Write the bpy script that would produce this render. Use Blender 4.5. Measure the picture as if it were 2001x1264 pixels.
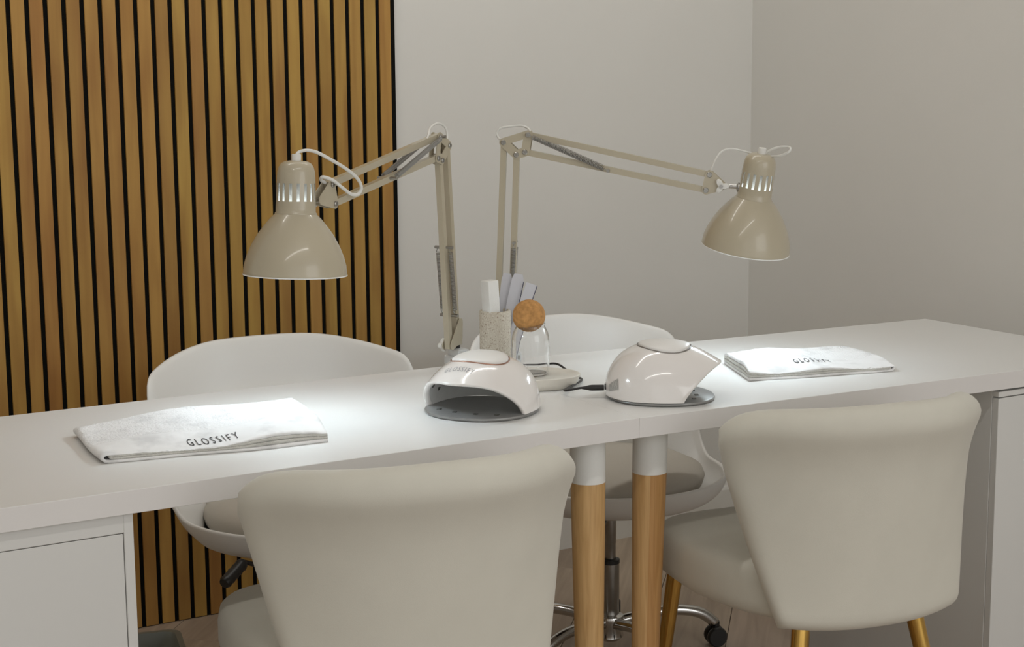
import bpy, bmesh, math, random
from mathutils import Vector, Matrix, noise
from mathutils.bvhtree import BVHTree

# ------------------------------------------------------------------ clear
for o in list(bpy.data.objects):
    bpy.data.objects.remove(o, do_unlink=True)
C = bpy.context.scene.collection
S = bpy.context.scene
random.seed(7)
PI = math.pi
rad = math.radians

# ------------------------------------------------------------------ camera
FPX, YAW, PIT, ROLL = 3218.76, 0.543481, 0.155438, -0.0073427
CAM = Vector((-1.56918, -2.18861, 1.31554))
fw = Vector((math.sin(YAW)*math.cos(PIT), math.cos(YAW)*math.cos(PIT), -math.sin(PIT)))
rt0 = Vector((math.cos(YAW), -math.sin(YAW), 0))
up0 = rt0.cross(fw)
rt = rt0*math.cos(ROLL) + up0*math.sin(ROLL)
up = -rt0*math.sin(ROLL) + up0*math.cos(ROLL)
cd = bpy.data.cameras.new('camera')
cam = bpy.data.objects.new('camera', cd); C.objects.link(cam)
M = Matrix((rt, up, -fw)).transposed().to_4x4(); M.translation = CAM
cam.matrix_world = M
cd.sensor_fit = 'HORIZONTAL'; cd.sensor_width = 36.0
cd.lens = FPX*36.0/2001.0
cd.clip_start = 0.05; cd.clip_end = 50
S.camera = cam

# ------------------------------------------------------------------ world, lights, exposure
w = bpy.data.worlds.new('world'); S.world = w; w.use_nodes = True
bg = w.node_tree.nodes['Background']
bg.inputs[0].default_value = (1.0, 0.99, 0.968, 1); bg.inputs[1].default_value = 0.90

def area_light(name, loc, target, sx, sy, power, col):
    l = bpy.data.lights.new(name, 'AREA'); l.shape = 'RECTANGLE'; l.size = sx; l.size_y = sy
    l.energy = power; l.color = col
    o = bpy.data.objects.new(name, l); C.objects.link(o); o.location = loc
    o.rotation_euler = (Vector(target)-Vector(loc)).to_track_quat('-Z', 'Y').to_euler()
    return o
area_light('ceiling_strip_light', (-1.1, -1.3, 2.66), (-1.1, -1.3, 0), 2.4, 0.07, 10, (1.0, 0.975, 0.93))
area_light('ceiling_strip_light', (0.0, 0.75, 2.66), (0.0, 0.75, 0), 2.4, 0.07, 10, (1.0, 0.975, 0.93))
area_light('shop_window_light', (0.9, -3.3, 1.6), (0.0, 1.0, 0.8), 2.6, 1.8, 20, (0.98, 0.99, 1.0))
S.view_settings.view_transform = 'Standard'
S.view_settings.look = 'None'
S.view_settings.exposure = 0.0
S.view_settings.gamma = 1.0
S.view_settings.use_curve_mapping = False

# ------------------------------------------------------------------ helpers
def mesh_obj(name, verts, faces, m, parent=None, smooth=False, loc=None):
    me = bpy.data.meshes.new(name)
    me.from_pydata([tuple(v) for v in verts], [], faces)
    me.update()
    if smooth:
        for p in me.polygons: p.use_smooth = True
    if m: me.materials.append(m)
    o = bpy.data.objects.new(name, me); C.objects.link(o)
    if parent: o.parent = parent
    if loc: o.location = loc
    return o

def bm_obj(name, bm, m, parent=None, smooth=False, loc=None):
    bmesh.ops.recalc_face_normals(bm, faces=bm.faces)
    me = bpy.data.meshes.new(name); bm.to_mesh(me); bm.free()
    if smooth:
        for p in me.polygons: p.use_smooth = True
    if m: me.materials.append(m)
    o = bpy.data.objects.new(name, me); C.objects.link(o)
    if parent: o.parent = parent
    if loc: o.location = loc
    return o

def autosmooth(o, deg=40):
    me = o.data
    for p in me.polygons: p.use_smooth = True
    bm = bmesh.new(); bm.from_mesh(me)
    for e in bm.edges:
        if len(e.link_faces) == 2 and e.calc_face_angle(0) > rad(deg): e.smooth = False
    bm.to_mesh(me); bm.free()
    return o

def add_box(bm, x0, x1, y0, y1, z0, z1, bev=0.0, seg=2, mat4=None):
    r = bmesh.ops.create_cube(bm, size=1.0)
    vs = r['verts']
    for v in vs:
        v.co = Vector(((x0+x1)/2 + v.co.x*(x1-x0), (y0+y1)/2 + v.co.y*(y1-y0), (z0+z1)/2 + v.co.z*(z1-z0)))
    if bev > 0:
        es = list({e for v in vs for e in v.link_edges})
        r2 = bmesh.ops.bevel(bm, geom=es, offset=bev, segments=seg, profile=0.5, affect='EDGES')
        vs = list({v for f in r2['faces'] for v in f.verts} | {v for v in vs if v.is_valid})
    if mat4 is not None:
        for v in vs: v.co = mat4 @ v.co
    return vs

def box(name, x0, x1, y0, y1, z0, z1, m, parent=None, bev=0.0, seg=2):
    bm = bmesh.new(); add_box(bm, x0, x1, y0, y1, z0, z1, bev, seg)
    o = bm_obj(name, bm, m, parent)
    return o

def add_lathe(bm, prof, seg=32, mat4=None, cap0=False, cap1=False, skip=None):
    """prof: list of (r, z). skip(i,j) -> True drops that quad."""
    rings = []
    for (r, z) in prof:
        ring = []
        for j in range(seg):
            a = 2*PI*j/seg
            p = Vector((r*math.cos(a), r*math.sin(a), z))
            if mat4 is not None: p = mat4 @ p
            ring.append(bm.verts.new(p))
        rings.append(ring)
    for i in range(len(rings)-1):
        for j in range(seg):
            if skip and skip(i, j): continue
            k = (j+1) % seg
            bm.faces.new((rings[i][j], rings[i][k], rings[i+1][k], rings[i+1][j]))
    if cap0: bm.faces.new(rings[0])
    if cap1: bm.faces.new(rings[-1])
    return rings

def lathe(name, prof, m, parent=None, seg=32, mat4=None, cap0=False, cap1=False, deg=40, loc=None):
    bm = bmesh.new(); add_lathe(bm, prof, seg, mat4, cap0, cap1)
    o = bm_obj(name, bm, m, parent, loc=loc)
    return autosmooth(o, deg)

def frame_z(a, b):
    """matrix whose z axis runs a->b with origin a"""
    a, b = Vector(a), Vector(b)
    q = (b-a).to_track_quat('Z', 'Y')
    return Matrix.Translation(a) @ q.to_matrix().to_4x4()

def add_rod(bm, a, b, r0, r1=None, seg=12, caps=True):
    r1 = r0 if r1 is None else r1
    L = (Vector(b)-Vector(a)).length
    add_lathe(bm, [(r0, 0), (r1, L)], seg, frame_z(a, b), caps, caps)

def rod(name, a, b, r0, m, parent=None, r1=None, seg=14):
    bm = bmesh.new(); add_rod(bm, a, b, r0, r1, seg)
    return autosmooth(bm_obj(name, bm, m, parent), 50)

def spline(pts, n=8):
    P = [Vector(p) for p in pts]
    out = []
    for i in range(len(P)-1):
        p0 = P[max(i-1, 0)]; p1 = P[i]; p2 = P[i+1]; p3 = P[min(i+2, len(P)-1)]
        for k in range(n):
            t = k/n
            out.append(0.5*((2*p1) + (p2-p0)*t + (2*p0-5*p1+4*p2-p3)*t*t + (3*p1-p0-3*p2+p3)*t**3))
    out.append(P[-1])
    return out

def add_tube(bm, pts, r, seg=8, caps=True):
    pts = [Vector(p) for p in pts]
    t = (pts[1]-pts[0]).normalized()
    nrm = t.orthogonal().normalized()
    rings = []
    for i, p in enumerate(pts):
        if i == 0: tn = (pts[1]-pts[0])
        elif i == len(pts)-1: tn = pts[-1]-pts[-2]
        else: tn = pts[i+1]-pts[i-1]
        tn = tn.normalized() if tn.length > 1e-9 else t
        nrm = (nrm - tn*nrm.dot(tn)).normalized()
        bn = tn.cross(nrm)
        rr = r[i] if isinstance(r, (list, tuple)) else r
        rings.append([bm.verts.new(p + nrm*rr*math.cos(2*PI*j/seg) + bn*rr*math.sin(2*PI*j/seg)) for j in range(seg)])
    for i in range(len(rings)-1):
        for j in range(seg):
            k = (j+1) % seg
            bm.faces.new((rings[i][j], rings[i][k], rings[i+1][k], rings[i+1][j]))
    if caps:
        bm.faces.new(rings[0]); bm.faces.new(rings[-1])

def tube(name, pts, r, m, parent=None, seg=8, n=8, loc=None):
    bm = bmesh.new()
    pp = spline(pts, n) if n else pts
    add_tube(bm, pp, r, seg)
    return bm_obj(name, bm, m, parent, True, loc)

def helix_pts(a, b, rc, turns, per=8):
    F = frame_z(a, b); L = (Vector(b)-Vector(a)).length
    N = int(turns*per)
    out = []
    for i in range(N+1):
        t = i/N
        out.append(F @ Vector((rc*math.cos(2*PI*i/per), rc*math.sin(2*PI*i/per), L*t)))
    return out

def thing(name, label, cat, loc=(0, 0, 0), rotz=0.0, group=None):
    o = bpy.data.objects.new(name, None); C.objects.link(o)
    o.empty_display_size = 0.05
    o.location = loc; o.rotation_euler = (0, 0, rotz)
    return tag(o, label, cat, group)

def tag(o, label, cat, group=None):
    o['label'] = label; o['category'] = cat
    if group: o['group'] = group
    return o

def struct(o):
    o['kind'] = 'structure'; return o

# ------------------------------------------------------------------ materials
def mat(name, col, rough=0.5, metal=0.0, coat=0.0, spec=0.5, noise_amt=0.0, noise_scale=30.0, bump=0.0, bump_scale=200.0,
        trans=0.0, ior=1.45, sheen=0.0, emit=None, emit_s=0.0, stretch=None):
    m = bpy.data.materials.new(name); m.use_nodes = True
    nt = m.node_tree; b = nt.nodes['Principled BSDF']
    b.inputs['Base Color'].default_value = (*col, 1)
    b.inputs['Roughness'].default_value = rough
    b.inputs['Metallic'].default_value = metal
    b.inputs['Coat Weight'].default_value = coat
    b.inputs['Coat Roughness'].default_value = 0.08
    b.inputs['Specular IOR Level'].default_value = spec
    b.inputs['Transmission Weight'].default_value = trans
    b.inputs['IOR'].default_value = ior
    b.inputs['Sheen Weight'].default_value = sheen
    if emit:
        b.inputs['Emission Color'].default_value = (*emit, 1); b.inputs['Emission Strength'].default_value = emit_s
    tc = nt.nodes.new('ShaderNodeTexCoord')
    vec = tc.outputs['Object']
    if stretch:
        mp = nt.nodes.new('ShaderNodeMapping'); mp.inputs['Scale'].default_value = stretch
        nt.links.new(vec, mp.inputs['Vector']); vec = mp.outputs['Vector']
    if noise_amt > 0:
        n = nt.nodes.new('ShaderNodeTexNoise'); n.inputs['Scale'].default_value = noise_scale; n.inputs['Detail'].default_value = 5
        nt.links.new(vec, n.inputs['Vector'])
        r = nt.nodes.new('ShaderNodeValToRGB')
        r.color_ramp.elements[0].position = 0.3; r.color_ramp.elements[1].position = 0.7
        r.color_ramp.elements[0].color = (*[c*(1-noise_amt) for c in col], 1)
        r.color_ramp.elements[1].color = (*[min(1, c*(1+noise_amt)) for c in col], 1)
        nt.links.new(n.outputs['Fac'], r.inputs['Fac']); nt.links.new(r.outputs['Color'], b.inputs['Base Color'])
    if bump > 0:
        n2 = nt.nodes.new('ShaderNodeTexNoise'); n2.inputs['Scale'].default_value = bump_scale; n2.inputs['Detail'].default_value = 4
        nt.links.new(vec, n2.inputs['Vector'])
        bp = nt.nodes.new('ShaderNodeBump'); bp.inputs['Strength'].default_value = bump; bp.inputs['Distance'].default_value = 0.002
        nt.links.new(n2.outputs['Fac'], bp.inputs['Height']); nt.links.new(bp.outputs['Normal'], b.inputs['Normal'])
    return m

def wood_mat(name, dark, light, rough, scale, stretch, var=0.25, knots=False):
    """grain stretched along one object axis, with a random tone for every object"""
    m = bpy.data.materials.new(name); m.use_nodes = True
    nt = m.node_tree; N = nt.nodes; L = nt.links; b = N['Principled BSDF']
    b.inputs['Roughness'].default_value = rough
    tc = N.new('ShaderNodeTexCoord'); oi = N.new('ShaderNodeObjectInfo')
    add = N.new('ShaderNodeVectorMath'); add.operation = 'ADD'
    sc = N.new('ShaderNodeMath'); sc.operation = 'MULTIPLY'; sc.inputs[1].default_value = 37.0
    L.new(oi.outputs['Random'], sc.inputs[0])
    L.new(tc.outputs['Object'], add.inputs[0]); L.new(sc.outputs[0], add.inputs[1])
    mp = N.new('ShaderNodeMapping'); mp.inputs['Scale'].default_value = stretch
    L.new(add.outputs[0], mp.inputs['Vector'])
    n1 = N.new('ShaderNodeTexNoise'); n1.inputs['Scale'].default_value = scale; n1.inputs['Detail'].default_value = 6
    n1.inputs['Distortion'].default_value = 0.6
    L.new(mp.outputs[0], n1.inputs['Vector'])
    r = N.new('ShaderNodeValToRGB')
    r.color_ramp.elements[0].position = 0.30; r.color_ramp.elements[1].position = 0.72
    r.color_ramp.elements[0].color = (*dark, 1); r.color_ramp.elements[1].color = (*light, 1)
    L.new(n1.outputs['Fac'], r.inputs['Fac'])
    hs = N.new('ShaderNodeHueSaturation')
    mr = N.new('ShaderNodeMapRange'); mr.inputs['To Min'].default_value = 1-var; mr.inputs['To Max'].default_value = 1+var
    L.new(oi.outputs['Random'], mr.inputs['Value']); L.new(mr.outputs[0], hs.inputs['Value'])
    m2 = N.new('ShaderNodeMath'); m2.operation = 'MULTIPLY'; m2.inputs[1].default_value = 7.31
    fr = N.new('ShaderNodeMath'); fr.operation = 'FRACT'
    mh = N.new('ShaderNodeMapRange'); mh.inputs['To Min'].default_value = 0.491; mh.inputs['To Max'].default_value = 0.505
    L.new(oi.outputs['Random'], m2.inputs[0]); L.new(m2.outputs[0], fr.inputs[0]); L.new(fr.outputs[0], mh.inputs['Value'])
    L.new(mh.outputs[0], hs.inputs['Hue'])
    L.new(r.outputs['Color'], hs.inputs['Color'])
    out = hs.outputs['Color']
    if knots:
        n3 = N.new('ShaderNodeTexNoise'); n3.inputs['Scale'].default_value = 9.0; n3.inputs['Detail'].default_value = 2
        mp3 = N.new('ShaderNodeMapping'); mp3.inputs['Scale'].default_value = (1.6, 1.6, 0.35)
        L.new(add.outputs[0], mp3.inputs['Vector']); L.new(mp3.outputs[0], n3.inputs['Vector'])
        r3 = N.new('ShaderNodeValToRGB'); r3.color_ramp.elements[0].position = 0.33; r3.color_ramp.elements[1].position = 0.60
        r3.color_ramp.elements[0].color = (0.72, 0.60, 0.52, 1); r3.color_ramp.elements[1].color = (1, 1, 1, 1)
        mx = N.new('ShaderNodeMix'); mx.data_type = 'RGBA'; mx.blend_type = 'MULTIPLY'; mx.inputs['Factor'].default_value = 0.8
        L.new(n3.outputs['Fac'], r3.inputs['Fac']); L.new(out, mx.inputs['A']); L.new(r3.outputs['Color'], mx.inputs['B'])
        out = mx.outputs['Result']
    L.new(out, b.inputs['Base Color'])
    bp = N.new('ShaderNodeBump'); bp.inputs['Strength'].default_value = 0.12; bp.inputs['Distance'].default_value = 0.001
    L.new(n1.outputs['Fac'], bp.inputs['Height']); L.new(bp.outputs['Normal'], b.inputs['Normal'])
    return m

WALL = mat('wall_paint', (0.76, 0.745, 0.705), 0.85, noise_amt=0.012, noise_scale=2.5, bump=0.05, bump_scale=350, spec=0.2)
CEIL = mat('ceiling_paint', (0.88, 0.87, 0.85), 0.9)
SKIRT = mat('skirting_paint', (0.78, 0.765, 0.72), 0.45, bump=0.03, bump_scale=90)
SLAT = wood_mat('oiled_slat_wood', (0.385, 0.212, 0.044), (0.50, 0.298, 0.066), 0.62, 3.0, (14, 14, 0.9), 0.09, True)
FELT = mat('black_felt', (0.008, 0.008, 0.007), 0.95, bump=0.5, bump_scale=600, spec=0.1)
FLOORB = mat('floor_base', (0.05, 0.045, 0.04), 0.8)
PLANK = wood_mat('floor_plank_vinyl', (0.34, 0.265, 0.195), (0.46, 0.37, 0.28), 0.5, 3.5, (0.9, 12, 12), 0.10)
DESKW = mat('white_laminate', (0.78, 0.775, 0.755), 0.32, noise_amt=0.01, noise_scale=4, bump=0.01, bump_scale=500)
EDGEW = mat('white_edge_band', (0.76, 0.735, 0.715), 0.45, noise_amt=0.01, noise_scale=8)
CABW = mat('white_cabinet_foil', (0.70, 0.695, 0.67), 0.45, noise_amt=0.01, noise_scale=3)
CAPW = mat('white_leg_paint', (0.80, 0.80, 0.77), 0.4, noise_amt=0.008, noise_scale=12)
BAMBOO = wood_mat('bamboo', (0.50, 0.300, 0.115), (0.66, 0.430, 0.190), 0.42, 4.0, (40, 40, 1.6), 0.05)
BAMBOO2 = wood_mat('bamboo_amber', (0.42, 0.225, 0.068), (0.56, 0.330, 0.115), 0.42, 4.0, (40, 40, 1.6), 0.05)
CREAM = mat('cream_velvet', (0.63, 0.605, 0.525), 0.75, sheen=0.25, noise_amt=0.02, noise_scale=14, bump=0.10, bump_scale=900, spec=0.25)
GOLD = mat('brushed_gold', (0.60, 0.37, 0.10), 0.26, metal=1.0, noise_amt=0.12, noise_scale=25, stretch=(9, 9, 0.6))
SHELLW = mat('white_shell_plastic', (0.83, 0.82, 0.79), 0.35, noise_amt=0.008, noise_scale=5)
PADM = mat('grey_beige_seat_pad', (0.56, 0.52, 0.455), 0.7, bump=0.08, bump_scale=500, noise_amt=0.02, noise_scale=12)
CHROME = mat('chrome', (0.62, 0.61, 0.59), 0.12, metal=1.0, noise_amt=0.03, noise_scale=10)
STEEL = mat('brushed_steel', (0.42, 0.41, 0.39), 0.28, metal=1.0, noise_amt=0.06, noise_scale=40)
BLACKP = mat('black_plastic', (0.018, 0.017, 0.016), 0.38, bump=0.06, bump_scale=300)
BEIGE = mat('beige_enamel', (0.48, 0.425, 0.315), 0.30, coat=0.45, noise_amt=0.01, noise_scale=20, bump=0.012, bump_scale=700)
INNERW = mat('white_enamel', (0.85, 0.85, 0.83), 0.5, noise_amt=0.01, noise_scale=20)
CORDW = mat('white_cord', (0.76, 0.75, 0.71), 0.5, bump=0.03, bump_scale=500)
CLEARP = mat('translucent_clamp_plastic', (0.82, 0.83, 0.82), 0.3, trans=0.25, noise_amt=0.01, noise_scale=30)
BULB = mat('lit_bulb', (0.9, 0.9, 0.9), 0.4, emit=(0.86, 0.95, 1.0), emit_s=3.0)
GLOSSW = mat('gloss_white_plastic', (0.80, 0.765, 0.735), 0.16, coat=0.7, noise_amt=0.006, noise_scale=12)
PADW = mat('satin_white_button', (0.78, 0.76, 0.73), 0.35, noise_amt=0.006, noise_scale=12)
LINER = mat('silver_reflector', (0.82, 0.815, 0.79), 0.40, metal=0.0, noise_amt=0.03, noise_scale=60)
PLATE = mat('dark_mirror_plate', (0.30, 0.298, 0.29), 0.30, metal=0.35, noise_amt=0.04, noise_scale=50)
ROSE = mat('rose_gold_trim', (0.47, 0.27, 0.20), 0.3, metal=0.9, noise_amt=0.05, noise_scale=80)
GREYTRIM = mat('grey_trim', (0.30, 0.28, 0.26), 0.3, metal=0.7, noise_amt=0.05, noise_scale=80)
LEDM = mat('led_lens', (0.10, 0.10, 0.09), 0.25, noise_amt=0.1, noise_scale=200)
PRINT = mat('grey_print', (0.30, 0.30, 0.31), 0.6, noise_amt=0.05, noise_scale=300)
STICK = mat('silver_sticker', (0.48, 0.48, 0.46), 0.4, metal=0.3, noise_amt=0.25, noise_scale=260)
INK = mat('black_embroidery', (0.035, 0.033, 0.035), 0.8, bump=0.2, bump_scale=900)
GLASS = mat('clear_glass', (1, 1, 1), 0.0, trans=1.0, ior=1.45)
CORK = mat('cork', (0.50, 0.262, 0.095), 0.85, noise_amt=0.22, noise_scale=130, bump=0.35, bump_scale=220, spec=0.2)
TRAYM = mat('cream_plaster', (0.70, 0.66, 0.585), 0.7, noise_amt=0.03, noise_scale=60, bump=0.10, bump_scale=260)
FOAM = mat('white_buffer_foam', (0.80, 0.795, 0.765), 0.85, bump=0.25, bump_scale=500, noise_amt=0.015, noise_scale=40)
CARD = mat('pale_card', (0.60, 0.60, 0.64), 0.55, noise_amt=0.015, noise_scale=30)
CARDE = mat('navy_card_print', (0.045, 0.045, 0.10), 0.6, noise_amt=0.05, noise_scale=100)
BINM = mat('grey_green_plastic', (0.30, 0.315, 0.28), 0.3, trans=0.25, noise_amt=0.03, noise_scale=10)

def terrazzo():
    m = bpy.data.materials.new('speckled_stone'); m.use_nodes = True
    nt = m.node_tree; N = nt.nodes; L = nt.links; b = N['Principled BSDF']
    b.inputs['Roughness'].default_value = 0.75
    tc = N.new('ShaderNodeTexCoord')
    v = N.new('ShaderNodeTexVoronoi'); v.inputs['Scale'].default_value = 330
    n = N.new('ShaderNodeTexNoise'); n.inputs['Scale'].default_value = 420; n.inputs['Detail'].default_value = 4
    L.new(tc.outputs['Object'], v.inputs['Vector']); L.new(tc.outputs['Object'], n.inputs['Vector'])
    r = N.new('ShaderNodeValToRGB')
    r.color_ramp.interpolation = 'CONSTANT'
    e = r.color_ramp.elements
    e[0].position = 0.0; e[0].color = (0.25, 0.185, 0.125, 1)
    e[1].position = 0.345; e[1].color = (0.46, 0.39, 0.30, 1)
    x = e.new(0.40); x.color = (0.60, 0.545, 0.45, 1)
    x = e.new(0.60); x.color = (0.68, 0.635, 0.54, 1)
    L.new(n.outputs['Fac'], r.inputs['Fac'])
    L.new(r.outputs['Color'], b.inputs['Base Color'])
    bp = N.new('ShaderNodeBump'); bp.inputs['Strength'].default_value = 0.35; bp.inputs['Distance'].default_value = 0.001
    L.new(v.outputs['Distance'], bp.inputs['Height']); L.new(bp.outputs['Normal'], b.inputs['Normal'])
    return m
STONE = terrazzo()

def terry(name, col, hem_v=0.3):
    """looped towel cloth: loops raised everywhere but on the flat woven band along the front"""
    m = bpy.data.materials.new(name); m.use_nodes = True
    nt = m.node_tree; N = nt.nodes; L = nt.links; b = N['Principled BSDF']
    b.inputs['Roughness'].default_value = 0.95; b.inputs['Specular IOR Level'].default_value = 0.1
    b.inputs['Sheen Weight'].default_value = 0.2
    uv = N.new('ShaderNodeUVMap')
    tc = N.new('ShaderNodeTexCoord')
    sep = N.new('ShaderNodeSeparateXYZ'); L.new(uv.outputs['UV'], sep.inputs[0])
    n = N.new('ShaderNodeTexNoise'); n.inputs['Scale'].default_value = 260; n.inputs['Detail'].default_value = 3
    n2 = N.new('ShaderNodeTexNoise'); n2.inputs['Scale'].default_value = 26; n2.inputs['Detail'].default_value = 5
    L.new(tc.outputs['Object'], n.inputs['Vector']); L.new(tc.outputs['Object'], n2.inputs['Vector'])
    band = N.new('ShaderNodeMapRange'); band.inputs['From Min'].default_value = hem_v-0.01; band.inputs['From Max'].default_value = hem_v+0.01
    L.new(sep.outputs['Y'], band.inputs['Value'])
    mul = N.new('ShaderNodeMath'); mul.operation = 'MULTIPLY'
    L.new(n.outputs['Fac'], mul.inputs[0]); L.new(band.outputs[0], mul.inputs[1])
    bp = N.new('ShaderNodeBump'); bp.inputs['Strength'].default_value = 0.9; bp.inputs['Distance'].default_value = 0.0025
    L.new(mul.outputs[0], bp.inputs['Height']); L.new(bp.outputs['Normal'], b.inputs['Normal'])
    r = N.new('ShaderNodeValToRGB'); r.color_ramp.elements[0].position = 0.30; r.color_ramp.elements[1].position = 0.52
    r.color_ramp.elements[0].color = (*[c*0.80 for c in col], 1); r.color_ramp.elements[1].color = (*col, 1)
    L.new(n2.outputs['Fac'], r.inputs['Fac'])
    L.new(r.outputs['Color'], b.inputs['Base Color'])
    return m
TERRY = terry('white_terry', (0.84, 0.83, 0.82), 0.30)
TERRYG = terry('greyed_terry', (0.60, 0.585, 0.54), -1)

# ================================================================== THE ROOM
YW, XR = 1.503, 1.462
struct(box('wall_back', -3.2, XR+0.1, YW, YW+0.1, 0, 2.7, WALL))
struct(box('wall_right', XR, XR+0.1, -3.4, YW, 0, 2.7, WALL))
struct(box('wall_left', -3.3, -3.2, -3.4, YW+0.1, 0, 2.7, WALL))
struct(box('ceiling', -3.2, XR+0.1, -3.4, YW+0.1, 2.7, 2.8, CEIL))
fl = struct(box('floor', -3.2, XR+0.1, -3.4, YW+0.1, -0.06, -0.004, FLOORB))
def skirting(name, L_, a, b):
    # moulded section extruded from a to b; section (out, z)
    prof = [(0, 0), (0.015, 0), (0.015, 0.088), (0.012, 0.095), (0.008, 0.100), (0.006, 0.110), (0, 0.110)]
    a, b = Vector(a), Vector(b); d = (b-a).normalized(); n = Vector((-d.y, d.x, 0))
    vs = [a+n*o+Vector((0, 0, z)) for o, z in prof] + [b+n*o+Vector((0, 0, z)) for o, z in prof]
    k = len(prof)
    fs = [(i, (i+1) % k, k+(i+1) % k, k+i) for i in range(k)] + [tuple(range(k))[::-1], tuple(range(k, 2*k))]
    o = mesh_obj(name, vs, fs, SKIRT)
    bm = bmesh.new(); bm.from_mesh(o.data); bmesh.ops.recalc_face_normals(bm, faces=bm.faces); bm.to_mesh(o.data); bm.free()
    return struct(o)
skirting('baseboard_back', 1, (XR, YW, 0), (0.335, YW, 0))
skirting('baseboard_right', 1, (XR, -3.3, 0), (XR, YW-0.015, 0))

# floor planks, laid on the diagonal
PD = rad(48)
pw, pl = 0.185, 1.22
pmesh = None
ux, uy = Vector((math.cos(PD), math.sin(PD), 0)), Vector((-math.sin(PD), math.cos(PD), 0))
for row in range(-18, 20):
    off = (row*0.437) % pl
    for k in range(-4, 4):
        c = ux*(k*pl+off) + uy*(row*pw)
        if not (-2.9 < c.x < 2.1 and -1.8 < c.y < 2.15): continue
        ok = all(-3.1 < (c+ux*a*pl/2+uy*b_*pw/2).x < XR+0.05 and (c+ux*a*pl/2+uy*b_*pw/2).y < YW+0.05 for a in (-1, 1) for b_ in (-1, 1))
        if ok and pmesh:
            p = bpy.data.objects.new('plank', pmesh); C.objects.link(p); p.parent = fl
            p.location = c; p.rotation_euler = (0, 0, PD)
            continue
        bm = bmesh.new(); add_box(bm, -pl/2+0.0008, pl/2-0.0008, -pw/2+0.0008, pw/2-0.0008, -0.008, 0, 0.0007, 1)
        if not ok:                                              # planks cut at the walls
            R = Matrix.Translation(c) @ Matrix.Rotation(PD, 4, 'Z')
            for (co, no) in (((XR, 0, 0), (1, 0, 0)), ((0, YW, 0), (0, 1, 0))):
                lc = R.inverted() @ Vector(co); ln = R.to_3x3().inverted() @ Vector(no)
                r = bmesh.ops.bisect_plane(bm, geom=bm.verts[:]+bm.edges[:]+bm.faces[:], plane_co=lc, plane_no=ln, clear_outer=True)
                if bm.edges: bmesh.ops.edgeloop_fill(bm, edges=[e for e in bm.edges if e.is_boundary])
            if not bm.faces: bm.free(); continue
        p = bm_obj('plank', bm, PLANK, fl)
        p.location = c; p.rotation_euler = (0, 0, PD)
        if ok: pmesh = p.data

# slatted panel on the back wall
NS = 49
PITCH = (0.3217+0.6231)/23.27
panel = thing('slatted_wall_panel', 'tall warm brown wooden slat panel with black backing on the back wall', 'wall panel', (0, YW, 0))
x_right = 0.3217
x_left = x_right - 0.0115 - NS*PITCH
box('backing_board', x_left, x_right, -0.012, -0.0005, 0.0, 2.68, FELT, panel)
gapw = 0.0106
bm = bmesh.new(); add_box(bm, -(PITCH-gapw)/2, (PITCH-gapw)/2, -0.0168, -0.012, 0.002, 2.68, 0.0006, 1)
s0 = bm_obj('slat', bm, SLAT, panel)
for i in range(NS):
    o = s0 if i == 0 else s0.copy()
    if i: C.objects.link(o)
    o.location = (x_right-0.0135-(PITCH-gapw)/2-i*PITCH, 0, 0)

# ================================================================== DESKS
HD, TH = 0.734, 0.034
TILT = -0.0135386
def deskz(x): return HD if x <= 0 else HD + math.tan(TILT)*x
def leg_parts(root, x, y, ztop, lean=(0, 0), split=True):
    bx, by = x+lean[0], y+lean[1]
    def at(t): return Vector((x+(bx-x)*t, y+(by-y)*t, ztop*(1-t)))
    R = lambda t: 0.0300 - 0.0105*max(0, (t-0.12))/0.88
    tcap = 0.118
    # bamboo shaft as two glued staves
    n = 28
    bm = bmesh.new(); bm2 = bmesh.new()
    for which, bmx in ((0, bm), (1, bm2)):
        sa, sb = (rad(238), rad(335)) if split else (rad(40), rad(90))
        a0, a1 = ((sb, sa+2*PI) if which == 0 else (sa, sb))
        k = 24 if which == 0 else 8
        rows = []
        for i in range(9):
            t = tcap + (0.985-tcap)*i/8
            c = at(t)
            rows.append([bmx.verts.new((c.x+R(t)*math.cos(a0+(a1-a0)*j/k), c.y+R(t)*math.sin(a0+(a1-a0)*j/k), c.z)) for j in range(k+1)])
        for i in range(8):
            for j in range(k):
                bmx.faces.new((rows[i][j], rows[i][j+1], rows[i+1][j+1], rows[i+1][j]))
    leg = bm_obj('leg', bm, BAMBOO, root); autosmooth(leg, 60)
    st = bm_obj('amber_stave', bm2, BAMBOO2, leg); autosmooth(st, 60)
    bm = bmesh.new()
    rings = []
    for t in (0.0, 0.04, 0.08, tcap):
        c = at(t); r = R(t)+0.0002
        rings.append([bm.verts.new((c.x+r*math.cos(2*PI*j/32), c.y+r*math.sin(2*PI*j/32), c.z)) for j in range(32)])
    for i in range(3):
        for j in range(32):
            bm.faces.new((rings[i][j], rings[i][(j+1) % 32], rings[i+1][(j+1) % 32], rings[i+1][j]))
    bm.faces.new(rings[0]); bm.faces.new(rings[-1])
    cap = bm_obj('white_leg_top', bm, CAPW, leg); autosmooth(cap, 60)
    f = at(0.985); g = at(1.0)
    rod('leg_foot', f, g, R(1.0), BLACKP, leg, seg=24)

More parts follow.
